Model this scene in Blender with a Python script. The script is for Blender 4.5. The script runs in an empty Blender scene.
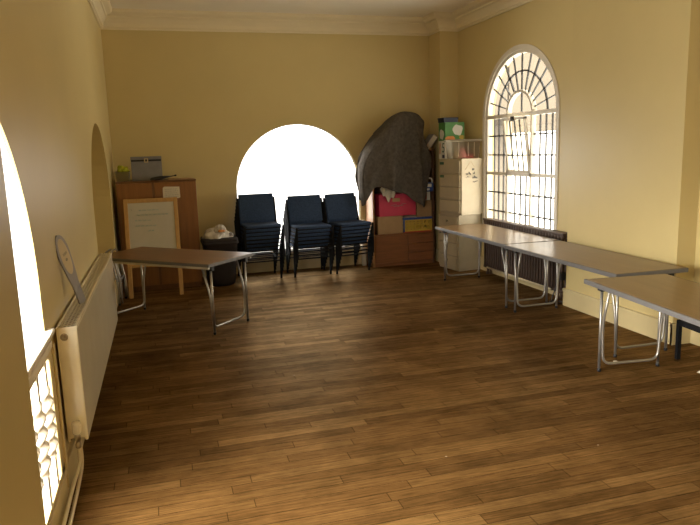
import bpy, bmesh, math, random
from mathutils import Vector, Matrix
random.seed(7)
PI = math.pi
SC = bpy.context.scene
COL = SC.collection

# ------------------------------------------------------------------ node / material helpers
def new_mat(name):
    m = bpy.data.materials.new(name); m.use_nodes = True
    nt = m.node_tree
    b = nt.nodes['Principled BSDF']
    return m, nt, b

def node(nt, typ, **kw):
    n = nt.nodes.new(typ)
    for k, v in kw.items():
        if k.startswith('i_'):
            n.inputs[k[2:]].default_value = v
        else:
            setattr(n, k, v)
    return n

def c4(c):
    return (c[0], c[1], c[2], 1.0)

def scale_c(c, k):
    return tuple(min(1.0, x * k) for x in c)

def mat(name, col, rough=0.6, metal=0.0, var=0.12, scale=6.0, bump=0.0, bscale=None, stretch=None, spec=0.5, detail=4.0, col2=None):
    """Painted / plain surface with procedural mottling and optional bump."""
    m, nt, b = new_mat(name)
    tc = node(nt, 'ShaderNodeTexCoord')
    mp = node(nt, 'ShaderNodeMapping')
    if stretch: mp.inputs['Scale'].default_value = stretch
    nt.links.new(tc.outputs['Object'], mp.inputs['Vector'])
    no = node(nt, 'ShaderNodeTexNoise', i_Scale=scale, i_Detail=detail, i_Roughness=0.6)
    nt.links.new(mp.outputs['Vector'], no.inputs['Vector'])
    rp = node(nt, 'ShaderNodeValToRGB')
    rp.color_ramp.elements[0].position = 0.3; rp.color_ramp.elements[1].position = 0.7
    rp.color_ramp.elements[0].color = c4(scale_c(col, 1 - var))
    rp.color_ramp.elements[1].color = c4(col2 if col2 else scale_c(col, 1 + var * 0.6))
    nt.links.new(no.outputs['Fac'], rp.inputs['Fac'])
    nt.links.new(rp.outputs['Color'], b.inputs['Base Color'])
    b.inputs['Roughness'].default_value = rough
    b.inputs['Metallic'].default_value = metal
    b.inputs['Specular IOR Level'].default_value = spec
    if bump:
        n2 = node(nt, 'ShaderNodeTexNoise', i_Scale=bscale or scale * 4, i_Detail=3.0)
        nt.links.new(mp.outputs['Vector'], n2.inputs['Vector'])
        bp = node(nt, 'ShaderNodeBump', i_Strength=bump, i_Distance=0.01)
        nt.links.new(n2.outputs['Fac'], bp.inputs['Height'])
        nt.links.new(bp.outputs['Normal'], b.inputs['Normal'])
    return m

def wood(name, col, axis='z', rough=0.45, var=0.25, scale=5.0, spec=0.5):
    st = {'x': (0.6, 9, 9), 'y': (9, 0.6, 9), 'z': (9, 9, 0.6)}[axis]
    return mat(name, col, rough=rough, var=var, scale=scale, stretch=st, bump=0.05, bscale=14, spec=spec)

def glass_mat(name, tint=(1, 1, 1), refl=0.06):
    m, nt, b = new_mat(name)
    nt.nodes.remove(b)
    out = nt.nodes['Material Output']
    tr = node(nt, 'ShaderNodeBsdfTransparent'); tr.inputs['Color'].default_value = c4(tint)
    gl = node(nt, 'ShaderNodeBsdfGlossy'); gl.inputs['Roughness'].default_value = 0.05
    fr = node(nt, 'ShaderNodeFresnel', i_IOR=1.25)
    mx = node(nt, 'ShaderNodeMixShader')
    nt.links.new(fr.outputs[0], mx.inputs[0]); nt.links.new(tr.outputs[0], mx.inputs[1]); nt.links.new(gl.outputs[0], mx.inputs[2])
    nt.links.new(mx.outputs[0], out.inputs['Surface'])
    return m

def frosted_mat(name, tint, trans=0.55):
    """Obscured old glass: part seen straight through, part scattered."""
    m, nt, b = new_mat(name)
    nt.nodes.remove(b)
    out = nt.nodes['Material Output']
    tr = node(nt, 'ShaderNodeBsdfTransparent'); tr.inputs['Color'].default_value = c4(tint)
    tl = node(nt, 'ShaderNodeBsdfTranslucent')
    tc = node(nt, 'ShaderNodeTexCoord')
    no = node(nt, 'ShaderNodeTexNoise', i_Scale=5.0, i_Detail=2.0)
    nt.links.new(tc.outputs['Object'], no.inputs['Vector'])
    rp = node(nt, 'ShaderNodeValToRGB')
    rp.color_ramp.elements[0].color = c4(scale_c(tint, 0.9)); rp.color_ramp.elements[1].color = c4(tint)
    nt.links.new(no.outputs['Fac'], rp.inputs['Fac']); nt.links.new(rp.outputs['Color'], tl.inputs['Color'])
    mx = node(nt, 'ShaderNodeMixShader'); mx.inputs[0].default_value = 1 - trans
    nt.links.new(tr.outputs[0], mx.inputs[1]); nt.links.new(tl.outputs[0], mx.inputs[2])
    nt.links.new(mx.outputs[0], out.inputs['Surface'])
    return m

def floor_mat():
    m, nt, b = new_mat('strip_floorboards')
    L = nt.links.new
    tc = node(nt, 'ShaderNodeTexCoord')
    sp = node(nt, 'ShaderNodeSeparateXYZ'); L(tc.outputs['Object'], sp.inputs[0])
    def M(op, a, bb=None, c=None):
        n = node(nt, 'ShaderNodeMath', operation=op)
        for k, v in enumerate((a, bb, c)):
            if v is None: continue
            if isinstance(v, (int, float)): n.inputs[k].default_value = v
            else: L(v, n.inputs[k])
        return n.outputs[0]
    W = 0.084; LN = 0.95
    yr = M('DIVIDE', sp.outputs['Y'], W)
    row = M('FLOOR', yr); fy = M('FRACT', yr)
    wn = node(nt, 'ShaderNodeTexWhiteNoise', noise_dimensions='1D'); L(row, wn.inputs['W'])
    xs = M('ADD', M('DIVIDE', sp.outputs['X'], LN), M('MULTIPLY', wn.outputs['Value'], 7.0))
    idx = M('FLOOR', xs); fx = M('FRACT', xs)
    cb = node(nt, 'ShaderNodeCombineXYZ'); L(row, cb.inputs[0]); L(idx, cb.inputs[1])
    w2 = node(nt, 'ShaderNodeTexWhiteNoise', noise_dimensions='2D'); L(cb.outputs[0], w2.inputs['Vector'])
    ramp = node(nt, 'ShaderNodeValToRGB')
    e = ramp.color_ramp.elements
    e[0].position = 0.0; e[0].color = (0.074, 0.037, 0.0112, 1)
    e[1].position = 1.0; e[1].color = (0.140, 0.074, 0.023, 1)
    k = e.new(0.35); k.color = (0.098, 0.048, 0.0140, 1)
    k = e.new(0.8); k.color = (0.114, 0.058, 0.0170, 1)
    L(w2.outputs['Value'], ramp.inputs['Fac'])
    # grain along the board
    mp = node(nt, 'ShaderNodeMapping'); mp.inputs['Scale'].default_value = (3.0, 46, 1); L(tc.outputs['Object'], mp.inputs['Vector'])
    gr = node(nt, 'ShaderNodeTexNoise', i_Scale=1.6, i_Detail=6.0, i_Roughness=0.7); L(mp.outputs['Vector'], gr.inputs['Vector'])
    g2 = node(nt, 'ShaderNodeMapRange'); g2.inputs['From Min'].default_value = .3; g2.inputs['From Max'].default_value = .7
    g2.inputs['To Min'].default_value = .55; g2.inputs['To Max'].default_value = 1.4; L(gr.outputs['Fac'], g2.inputs['Value'])
    # broad wear and grime
    wr = node(nt, 'ShaderNodeTexNoise', i_Scale=1.5, i_Detail=7.0, i_Roughness=0.68); L(tc.outputs['Object'], wr.inputs['Vector'])
    w3 = node(nt, 'ShaderNodeMapRange'); w3.inputs['From Min'].default_value = .3; w3.inputs['From Max'].default_value = .72
    w3.inputs['To Min'].default_value = .6; w3.inputs['To Max'].default_value = 1.35; L(wr.outputs['Fac'], w3.inputs['Value'])
    fac = M('MULTIPLY', g2.outputs[0], w3.outputs[0])
    # joints
    ey = M('MINIMUM', fy, M('SUBTRACT', 1.0, fy)); ex = M('MINIMUM', fx, M('SUBTRACT', 1.0, fx))
    jy = M('LESS_THAN', ey, 0.03); jx = M('LESS_THAN', ex, 0.0026)
    j = M('MAXIMUM', jy, jx)
    fac = M('MULTIPLY', fac, M('SUBTRACT', 1.0, M('MULTIPLY', j, 0.55)))
    mul = node(nt, 'ShaderNodeVectorMath', operation='SCALE'); L(ramp.outputs['Color'], mul.inputs[0]); L(fac, mul.inputs['Scale'])
    # little white paint specks
    vo = node(nt, 'ShaderNodeTexVoronoi', i_Scale=5.5); L(tc.outputs['Object'], vo.inputs['Vector'])
    nn = node(nt, 'ShaderNodeTexNoise', i_Scale=60.0); L(tc.outputs['Object'], nn.inputs['Vector'])
    dist = M('ADD', vo.outputs['Distance'], M('MULTIPLY', M('SUBTRACT', nn.outputs['Fac'], .5), .06))
    sc = node(nt, 'ShaderNodeSeparateColor'); L(vo.outputs['Color'], sc.inputs[0])
    speck = M('MULTIPLY', M('LESS_THAN', dist, 0.035), M('GREATER_THAN', sc.outputs[0], 0.9))
    mx = node(nt, 'ShaderNodeMix', data_type='RGBA'); L(speck, mx.inputs[0]); L(mul.outputs[0], mx.inputs[6])
    mx.inputs[7].default_value = (.42, .36, .26, 1)
    L(mx.outputs[2], b.inputs['Base Color'])
    r = node(nt, 'ShaderNodeMapRange'); r.inputs['To Min'].default_value = .30; r.inputs['To Max'].default_value = .52
    L(wr.outputs['Fac'], r.inputs['Value']); L(r.outputs[0], b.inputs['Roughness'])
    h = M('SUBTRACT', M('MULTIPLY', gr.outputs['Fac'], .25), M('MULTIPLY', j, .6))
    h = M('ADD', h, M('MULTIPLY', w2.outputs['Value'], .25))
    bp = node(nt, 'ShaderNodeBump', i_Strength=.35, i_Distance=.004); L(h, bp.inputs['Height']); L(bp.outputs['Normal'], b.inputs['Normal'])
    # amber varnish worn thin: a matt board under a weak tinted gloss
    b.inputs['Specular IOR Level'].default_value = 0.0
    gl = node(nt, 'ShaderNodeBsdfGlossy'); gm = M('MULTIPLY', fac, M('ADD', .74, M('MULTIPLY', w2.outputs['Value'], .42)))
    gv = node(nt, 'ShaderNodeVectorMath', operation='SCALE'); gv.inputs[0].default_value = (.98, .71, .40); L(gm, gv.inputs['Scale']); L(gv.outputs[0], gl.inputs['Color'])
    L(r.outputs[0], gl.inputs['Roughness']); L(bp.outputs['Normal'], gl.inputs['Normal'])
    fr = node(nt, 'ShaderNodeFresnel', i_IOR=1.45); L(bp.outputs['Normal'], fr.inputs['Normal'])
    ms = node(nt, 'ShaderNodeMixShader'); L(M('MULTIPLY', fr.outputs[0], .42), ms.inputs[0])
    L(b.outputs[0], ms.inputs[1]); L(gl.outputs[0], ms.inputs[2]); L(ms.outputs[0], nt.nodes['Material Output'].inputs['Surface'])
    return m

# ------------------------------------------------------------------ mesh helpers
class MB:
    def __init__(self): self.bm = bmesh.new()
    def _merge(self, t, smooth, M=None):
        if M is not None: bmesh.ops.transform(t, matrix=M, verts=t.verts)
        for f in t.faces: f.smooth = smooth
        me = bpy.data.meshes.new('tmp'); t.to_mesh(me); t.free()
        self.bm.from_mesh(me); bpy.data.meshes.remove(me)
        return self
    def box(self, lo, hi, bev=0.0, seg=2, M=None, smooth=False):
        t = bmesh.new(); bmesh.ops.create_cube(t, size=1)
        lo = Vector(lo); hi = Vector(hi)
        for v in t.verts:
            v.co = Vector(((lo[i] + hi[i]) / 2 + v.co[i] * (hi[i] - lo[i])) for i in range(3))
        if bev: bmesh.ops.bevel(t, geom=t.edges[:], offset=bev, segments=seg, affect='EDGES', profile=0.5)
        return self._merge(t, smooth, M)
    def tube(self, pts, r, n=10, cap=True, M=None):
        pts = [Vector(p) for p in pts]; t = bmesh.new(); rings = []
        up = None
        for i, p in enumerate(pts):
            if i == 0: d = pts[1] - pts[0]
            elif i == len(pts) - 1: d = pts[-1] - pts[-2]
            else: d = (pts[i + 1] - p).normalized() + (p - pts[i - 1]).normalized()
            d.normalize()
            if up is None:
                up = Vector((0, 0, 1)) if abs(d.z) < .9 else Vector((1, 0, 0))
            a = d.cross(up).normalized(); bb = a.cross(d).normalized(); up = bb
            rr = r[i] if isinstance(r, (list, tuple)) else r
            rings.append([t.verts.new(p + a * (rr * math.cos(2 * PI * k / n)) + bb * (rr * math.sin(2 * PI * k / n))) for k in range(n)])
        for i in range(len(rings) - 1):
            for k in range(n):
                t.faces.new((rings[i][k], rings[i][(k + 1) % n], rings[i + 1][(k + 1) % n], rings[i + 1][k]))
        if cap:
            t.faces.new(rings[0][::-1]); t.faces.new(rings[-1])
        return self._merge(t, True, M)
    def bar(self, p, q, w, h=None, M=None):
        """square bar from p to q"""
        p = Vector(p); q = Vector(q); h = h or w
        d = (q - p).normalized()
        up = Vector((0, 1, 0)) if abs(d.y) < .9 else Vector((0, 0, 1))
        a = d.cross(up).normalized() * (w / 2); b = a.cross(d).normalized() * (h / 2)
        t = bmesh.new(); vs = []
        for c in (p, q):
            for sa, sb in ((-1, -1), (1, -1), (1, 1), (-1, 1)):
                vs.append(t.verts.new(c + a * sa + b * sb))
        for f in ((0, 1, 2, 3), (7, 6, 5, 4), (0, 4, 5, 1), (1, 5, 6, 2), (2, 6, 7, 3), (3, 7, 4, 0)):
            t.faces.new([vs[k] for k in f])
        bmesh.ops.recalc_face_normals(t, faces=t.faces)
        return self._merge(t, False, M)
    def lathe(self, prof, n=24, M=None, smooth=True):
        t = bmesh.new(); rings = []
        for r, z in prof:
            rings.append([t.verts.new((r * math.cos(2 * PI * k / n), r * math.sin(2 * PI * k / n), z)) for k in range(n)])
        for i in range(len(rings) - 1):
            for k in range(n):
                t.faces.new((rings[i][k], rings[i][(k + 1) % n], rings[i + 1][(k + 1) % n], rings[i + 1][k]))
        t.faces.new(rings[0][::-1]); t.faces.new(rings[-1])
        return self._merge(t, smooth, M)
    def prism(self, poly, depth, M=None, smooth=False, bev=0):
        """poly: 2D points in local XZ, extruded along +Y by depth"""
        t = bmesh.new()
        a = [t.verts.new((x, 0, z)) for x, z in poly]; b = [t.verts.new((x, depth, z)) for x, z in poly]
        n = len(poly)
        t.faces.new(a); t.faces.new(b[::-1])
        for k in range(n): t.faces.new((a[k], b[k], b[(k + 1) % n], a[(k + 1) % n]))
        bmesh.ops.recalc_face_normals(t, faces=t.faces)
        if bev: bmesh.ops.bevel(t, geom=t.edges[:], offset=bev, segments=2, affect='EDGES', profile=.5)
        return self._merge(t, smooth, M)
    def grid(self, P, smooth=True, M=None):
        t = bmesh.new(); V = [[t.verts.new(p) for p in row] for row in P]
        for i in range(len(V) - 1):
            for j in range(len(V[0]) - 1):
                t.faces.new((V[i][j], V[i][j + 1], V[i + 1][j + 1], V[i + 1][j]))
        return self._merge(t, smooth, M)
    def faces(self, quads, smooth=False, M=None):
        t = bmesh.new()
        for q in quads: t.faces.new([t.verts.new(p) for p in q])
        bmesh.ops.remove_doubles(t, verts=t.verts, dist=1e-5)
        bmesh.ops.recalc_face_normals(t, faces=t.faces)
        return self._merge(t, smooth, M)
    def sphere(self, c, r, M=None, sub=2, scale=(1, 1, 1), jit=0):
        t = bmesh.new(); bmesh.ops.create_icosphere(t, subdivisions=sub, radius=r)
        for v in t.verts:
            k = 1 + random.uniform(-jit, jit)
            v.co = Vector((v.co.x * scale[0] * k + c[0], v.co.y * scale[1] * k + c[1], v.co.z * scale[2] * k + c[2]))
        return self._merge(t, True, M)
    def build(self, name, m, parent=None, loc=None, rotz=0.0):
        me = bpy.data.meshes.new(name); self.bm.to_mesh(me); self.bm.free()
        if m: me.materials.append(m)
        o = bpy.data.objects.new(name, me); COL.objects.link(o)
        if parent is not None: o.parent = parent
        if loc is not None: o.location = loc
        o.rotation_euler[2] = rotz
        return o

def fillet(pts, r, n=5):
    """round the corners of a polyline"""
    pts = [Vector(p) for p in pts]; out = [pts[0]]
    for i in range(1, len(pts) - 1):
        p = pts[i]; a = pts[i - 1] - p; b = pts[i + 1] - p
        d = min(r, a.length * .49, b.length * .49)
        s = p + a.normalized() * d; e = p + b.normalized() * d
        for k in range(n + 1):
            t = k / n
            out.append(s * (1 - t) ** 2 + p * 2 * t * (1 - t) + e * t * t)
    out.append(pts[-1]); return out

def thing(name, label, cat, loc=(0, 0, 0), rotz=0.0, group=None):
    o = bpy.data.objects.new(name, None); COL.objects.link(o)
    o.empty_display_size = 0.1
    o.location = loc; o.rotation_euler = (0, 0, rotz)
    return tag(o, label, cat, group)

def tag(o, label, cat, group=None):
    o['label'] = label; o['category'] = cat
    if group: o['group'] = group
    return o

def struct(o, label=None):
    o['kind'] = 'structure'
    if label: o['label'] = label
    return o

def dup(root, loc, rotz, label, group=None):
    r = root.copy(); COL.objects.link(r); r.location = loc; r.rotation_euler = (0, 0, rotz)
    r['label'] = label
    if group: r['group'] = group
    for ch in list(root.children):
        c = ch.copy(); COL.objects.link(c); c.parent = r
        for g in list(ch.children):
            d = g.copy(); COL.objects.link(d); d.parent = c
    return r

def RZ(a): return Matrix.Rotation(a, 4, 'Z')
def T(x, y, z): return Matrix.Translation((x, y, z))

# ------------------------------------------------------------------ materials
WALL = mat('cream_wall_paint', (0.62, 0.495, 0.225), rough=0.40, var=0.04, scale=1.3, bump=0.04, bscale=40, spec=.36)
CEIL = mat('ceiling_paint', (0.86, 0.79, 0.64), rough=0.8, var=0.03, scale=1.5, spec=.2)
CORN = mat('cornice_paint', (0.78, 0.68, 0.45), rough=0.7, var=0.03, scale=3, spec=.3)
SKIRT = mat('cream_gloss_paint', (0.62, 0.505, 0.265), rough=0.4, var=0.05, scale=4)
FLOOR = floor_mat()
WINPAINT = mat('white_window_paint', (0.74, 0.68, 0.56), rough=0.45, var=0.05, scale=8)
LEAD = mat('dark_leading', (0.03, 0.03, 0.03), rough=0.5, var=0.2, scale=20)
GLASS = glass_mat('clear_window_glass')
FROST = frosted_mat('obscured_window_glass', (0.97, 0.93, 0.84), .97)
RAD = mat('white_radiator_enamel', (0.82, 0.74, 0.56), rough=0.14, var=0.04, scale=5)
RADIN = mat('convector_shaded', (0.06, 0.052, 0.04), rough=0.6, var=0.1)  # near black: shade inside the radiator put into the convector colour
BROWNRAD = mat('brown_radiator_paint', (0.075, 0.042, 0.026), rough=0.5, var=0.25, scale=12)
PIPE = mat('cream_pipe_paint', (0.66, 0.56, 0.36), rough=0.4, var=0.08, scale=12)
CHROME = mat('steel_tube', (0.40, 0.38, 0.34), rough=0.38, metal=0.8, var=0.08, scale=20)
STEEL = mat('brass_steel_valve', (0.42, 0.36, 0.26), rough=0.35, metal=.9, var=0.15, scale=30)
BLACKPL = mat('black_plastic', (0.012, 0.012, 0.013), rough=0.45, var=0.2, scale=20)
TOPW = wood('light_brown_laminate', (0.205, 0.122, 0.050), 'y', rough=0.30, var=0.16, scale=3, spec=.32)
TOPD = wood('dark_brown_laminate', (0.190, 0.095, 0.038), 'y', rough=0.36, var=0.2, scale=3)
EDGE = mat('grey_table_edging', (0.125, 0.118, 0.112), rough=0.55, var=0.1, scale=10)
ALU = mat('aluminium_rail', (0.55, 0.52, 0.46), rough=0.38, metal=.85, var=0.08, scale=10)
FABB = mat('navy_chair_fabric', (0.038, 0.062, 0.118), rough=0.95, var=0.3, scale=60, bump=0.15, bscale=180, spec=.15)
FRAMEB = mat('black_chair_frame', (0.010, 0.010, 0.011), rough=0.8, var=0.2, scale=20, spec=.12)
WARD = wood('orange_brown_veneer', (0.26, 0.108, 0.029), 'z', rough=0.42, var=0.18, scale=2.5)
WARDD = wood('dark_edge_veneer', (0.16, 0.070, 0.024), 'z', rough=0.5, var=0.2)
BOOKW = wood('bookcase_veneer', (0.235, 0.092, 0.034), 'x', rough=0.45, var=0.25, scale=4)
BOOKLIT = wood('bookcase_lit_veneer', (0.42, 0.185, 0.055), 'z', rough=0.42, var=0.18, scale=3)  # window light on the left side put into a paler orange
BOOKSHADE = wood('bookcase_shaded_veneer', (0.13, 0.06, 0.026), 'z', rough=0.6)  # same veneer darkened: interior shade put into the colour
PINE = wood('pine_frame', (0.50, 0.29, 0.095), 'z', rough=0.45, var=0.15)
BOARD = mat('whiteboard_face', (0.54, 0.51, 0.43), rough=0.22, var=0.05, scale=3)
TEAL = mat('teal_marker', (0.18, 0.36, 0.36), rough=0.6)
PAPER = mat('paper', (0.68, 0.62, 0.48), rough=0.8, var=0.04, scale=10)
INK = mat('grey_ink', (0.30, 0.27, 0.22), rough=0.7)
BLACKINK = mat('black_marker', (0.02, 0.02, 0.02), rough=0.6)
GREY = mat('grey_file_box_board', (0.21, 0.205, 0.215), rough=0.6, var=0.08, scale=10)
CLASP = mat('pale_brass', (0.60, 0.48, 0.28), rough=0.4, metal=.5)
LIME = mat('lime_wool', (0.50, 0.55, 0.05), rough=0.9, var=0.35, scale=40)
CLEARP = glass_mat('clear_plastic', (0.80, 0.77, 0.70))
BINM = mat('dark_brown_bin', (0.016, 0.010, 0.009), rough=0.7, var=0.25, scale=8)
CRUMP = mat('white_plastic_bag', (0.50, 0.45, 0.38), rough=0.4, var=0.3, scale=14, col2=(0.66, 0.60, 0.52))
ORANGEP = mat('orange_print', (0.62, 0.24, 0.06), rough=0.5)
CABM = mat('cream_cabinet_enamel', (0.46, 0.385, 0.25), rough=0.5, var=0.10, scale=5)
GREENL = mat('green_label', (0.03, 0.11, 0.07), rough=0.6)
CARD = mat('brown_cardboard', (0.36, 0.23, 0.11), rough=0.85, var=0.1, scale=8)
PINK = mat('pink_box_board', (0.52, 0.035, 0.085), rough=0.6, var=0.08, scale=8)
BLUEP = mat('blue_plastic', (0.03, 0.07, 0.27), rough=0.4)
YELP = mat('yellow_plastic', (0.52, 0.36, 0.05), rough=0.45, var=.1)
REDP = mat('red_plastic', (0.45, 0.04, 0.03), rough=0.5)
GREENP = mat('green_carton', (0.075, 0.24, 0.055), rough=0.5, var=0.15, scale=10)
DGREEN = mat('dark_green_fabric', (0.015, 0.10, 0.06), rough=0.9)
WHITEP = mat('white_print', (0.66, 0.64, 0.56), rough=0.5)
NAVYP = mat('navy_lid_board', (0.022, 0.028, 0.06), rough=0.5)
BLANKET = mat('grey_wool_blanket', (0.112, 0.098, 0.083), rough=1.0, var=0.3, scale=24, bump=0.35, bscale=90, spec=.1)
CLOTH = mat('white_cloth', (0.60, 0.55, 0.44), rough=0.9, var=.1)
PADDLE = mat('blue_grey_paddle', (0.30, 0.29, 0.33), rough=0.5, var=.06)
CREAMP = mat('cream_paper_face', (0.62, 0.52, 0.36), rough=0.7, var=.06, scale=18)
PINKC = mat('pink_fabric', (0.62, 0.25, 0.25), rough=0.8, var=.15)
BEIGEC = mat('beige_fabric', (0.55, 0.42, 0.26), rough=0.8, var=.15)
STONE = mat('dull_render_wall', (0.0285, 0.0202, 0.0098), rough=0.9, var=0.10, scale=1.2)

# ------------------------------------------------------------------ room dimensions
XL, XR, YB, YF, ZC = -0.60, 4.35, 9.50, -1.60, 3.64

def arch_outline(a, n=36):
    """(uc, hw, spring, rise, sill): points of the opening from bottom-left up over the arch to bottom-right"""
    uc, hw, sp, rise, sill = a
    pts = [(uc - hw, sill), (uc - hw, sp)]
    for k in range(1, n): 
        th = PI - PI * k / n
        pts.append((uc + hw * math.cos(th), sp + rise * math.sin(th)))
    pts += [(uc + hw, sp), (uc + hw, sill)]
    return pts

def wall_quads(P, u0, u1, z0, z1, arches, thick, n=36):
    """P(u, z, d) -> point, d measured outwards from the room"""
    Q = []
    def panel(poly):
        Q.append([P(u, z, 0) for u, z in poly]); Q.append([P(u, z, thick) for u, z in poly[::-1]])
    cur = u0
    for a in sorted(arches):
        uc, hw, sp, rise, sill = a
        panel([(cur, z0), (uc - hw, z0), (uc - hw, z1), (cur, z1)])
        if sill > z0: panel([(uc - hw, z0), (uc + hw, z0), (uc + hw, sill), (uc - hw, sill)])
        o = arch_outline(a, n)
        top = o[1:-1]
        for k in range(len(top) - 1):
            panel([top[k], top[k + 1], (top[k + 1][0], z1), (top[k][0], z1)])
        for k in range(len(o)):
            p, q = o[k], o[(k + 1) % len(o)]
            Q.append([P(p[0], p[1], 0), P(q[0], q[1], 0), P(q[0], q[1], thick), P(p[0], p[1], thick)])
        cur = uc + hw
    panel([(cur, z0), (u1, z0), (u1, z1), (cur, z1)])
    # end caps
    for u in (u0, u1): Q.append([P(u, z0, 0), P(u, z0, thick), P(u, z1, thick), P(u, z1, 0)])
    return Q

PB = lambda u, z, d: (u, YB + d, z)
PL = lambda u, z, d: (XL - d, u, z)
PR = lambda u, z, d: (XR + d, u, z)
A_BACK = (1.972, 0.93, 1.215, 0.93, 0.30)
A_RIGHT = (7.40, 0.85, 2.12, 0.78, 0.62)
A_NEAR = (2.45, 0.93, 1.12, 0.93, 0.17)
A_NICHE = (7.42, 1.08, 1.20, 0.90, 0.30)

def quads(name, Q, m, parent=None):
    return MB().faces(Q).build(name, m, parent)

# floor, ceiling
struct(MB().box((XL - .6, YF - .3, -.12), (XR + .4, YB + .4, 0)).build('floor', FLOOR), 'worn narrow brown floorboards')
struct(MB().box((XL - .6, YF - .3, ZC), (XR + .4, YB + .4, ZC + 4.5)).build('ceiling', CEIL), 'plain cream ceiling')  # unseen mass above the ceiling added to block sky light outside
# walls
mb = MB(); mb.faces(wall_quads(PB, XL - .5, XR + .35, 0, ZC, [A_BACK], .07))
struct(mb.build('wall_back', WALL), 'cream far wall with arched window')
mb = MB(); mb.faces(wall_quads(PL, YF, 6.25, 0, ZC, [A_NEAR], .016))
mb.faces(wall_quads(PL, 6.25, YB, 0, ZC, [A_NICHE], .36))
mb.faces([[PL(a, b, .35) for a, b in ((6.25, 0), (YB, 0), (YB, ZC), (6.25, ZC))]])   # back of the blind recess
struct(mb.build('wall_left', WALL), 'cream left wall with two arched openings')
mb = MB(); mb.faces(wall_quads(PR, YF, YB, 0, ZC, [A_RIGHT], .14))
struct(mb.build('wall_right', WALL), 'cream right wall with arched leaded window and pier')
struct(MB().box((4.06, 9.10, 0), (XR + .01, YB + .01, ZC)).build('wall_pier_corner', WALL), 'boxed cream pier in the far right corner')
struct(MB().box((4.16, 4.46, 0), (XR + .01, 6.02, ZC)).build('wall_pier_right', WALL), 'broad cream pier standing forward of the right wall')
struct(MB().box((XL - .01, YF, 0), (-.32, 1.555, ZC)).build('wall_pier_left', WALL), 'cream pier nearest the camera on the left')
struct(MB().box((XL - .5, YF - .2, 0), (XR + .3, YF, ZC)).build('wall_front', WALL), 'cream wall behind the camera')

# cornice: a moulded profile swept along each straight run with mitred corners
PROF = [(0, 0), (.018, 0), (.020, .022), (.036, .030), (.042, .075), (.080, .135), (.098, .142), (.100, .165), (.150, .185), (.165, .200), (.170, .235), (0, .235)]
def sweep(path, closed=False):
    """path: list of (x, y) walked with the room on the LEFT side; offsets go to the left"""
    Q = []; n = len(path); rings = []
    for i in range(n):
        p = Vector(path[i])
        dp = (p - Vector(path[i - 1])).normalized() if i > 0 else None
        dn = (Vector(path[i + 1]) - p).normalized() if i < n - 1 else None
        if dp is None: dp = dn
        if dn is None: dn = dp
        n1 = Vector((-dp.y, dp.x)); n2 = Vector((-dn.y, dn.x))
        b = (n1 + n2); b = b / (1 + n1.dot(n2))
        rings.append([(p.x + b.x * o, p.y + b.y * o, h) for o, h in PROF])
    for i in range(n - 1):
        for k in range(len(PROF) - 1):
            Q.append([rings[i][k], rings[i][k + 1], rings[i + 1][k + 1], rings[i + 1][k]])
    return Q
path = [(XR, YF), (XR, 4.46), (4.16, 4.46), (4.16, 6.02), (XR, 6.02), (XR, 9.10), (4.06, 9.10), (4.06, YB), (XL, YB), (XL, 1.555), (-.32, 1.555), (-.32, YF)]
mb = MB(); mb.faces(sweep(path))
o = mb.build('trim_1', CORN); o.location.z = 3.405; struct(o, 'moulded cream cornice round the ceiling')

# skirting boards
def skirting(name, segs, h=.17, t=.018):
    mb = MB()
    for lo, hi in segs:
        mb.box((lo[0], lo[1], 0), (hi[0], hi[1], h - .02)); 
        cx = (lo[0] + hi[0]) / 2; cy = (lo[1] + hi[1]) / 2
        e = .007
        mb.box((lo[0] - e, lo[1] - e, h - .028), (hi[0] + e, hi[1] + e, h), bev=.005)
    return struct(mb.build(name, SKIRT), 'painted skirting board')
skirting('baseboard_back', [((XL, YB - .02), (4.06, YB + .004)), ((4.06, 9.08), (XR, 9.104)), ((4.04, 9.08), (4.064, YB))], h=.19)
skirting('baseboard_left', [((XL - .004, 1.56), (XL + .018, 6.34)), ((XL - .004, 8.5), (XL + .018, YB))], h=.17)
skirting('baseboard_right', [((4.138, 4.44), (4.164, 6.04)), ((4.138, 4.436), (XR, 4.464)), ((XR - .02, YF), (XR + .004, 4.44)), ((XR - .02, 6.04), (XR + .004, 9.1))], h=.19)

# ------------------------------------------------------------------ windows
def pane_from(P, a, d, inset=0.0, th=.006):
    uc, hw, sp, rise, sill = a
    o = arch_outline((uc, hw - inset, sp, rise - inset, sill + inset))
    Q = [[P(u, z, d) for u, z in o]]
    return Q
def ring_quads(P, a, w, d0, d1, n=36):
    """frame of width w following the opening, between depths d0 and d1"""
    uc, hw, sp, rise, sill = a
    o = arch_outline(a, n); i = arch_outline((uc, hw - w, sp, rise - w, sill + w), n)
    Q = []
    for k in range(len(o)):
        j = (k + 1) % len(o)
        A, B, C, D = o[k], o[j], i[j], i[k]
        Q += [[P(*A, d0), P(*B, d0), P(*C, d0), P(*D, d0)], [P(*A, d1), P(*B, d1), P(*C, d1), P(*D, d1)],
              [P(*D, d0), P(*C, d0), P(*C, d1), P(*D, d1)], [P(*A, d0), P(*B, d0), P(*B, d1), P(*A, d1)]]
    return Q
def bar2(mb, P, p, q, w, d0, d1):
    """flat bar of width w between (u,z) points, depths d0..d1"""
    du, dz = q[0] - p[0], q[1] - p[1]; l = math.hypot(du, dz); nu, nz = -dz / l * w / 2, du / l * w / 2
    c = [(p[0] + nu, p[1] + nz), (q[0] + nu, q[1] + nz), (q[0] - nu, q[1] - nz), (p[0] - nu, p[1] - nz)]
    Q = [[P(*x, d0) for x in c], [P(*x, d1) for x in c]]
    for k in range(4):
        A, B = c[k], c[(k + 1) % 4]; Q.append([P(*A, d0), P(*B, d0), P(*B, d1), P(*A, d1)])
    mb.faces(Q)
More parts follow.
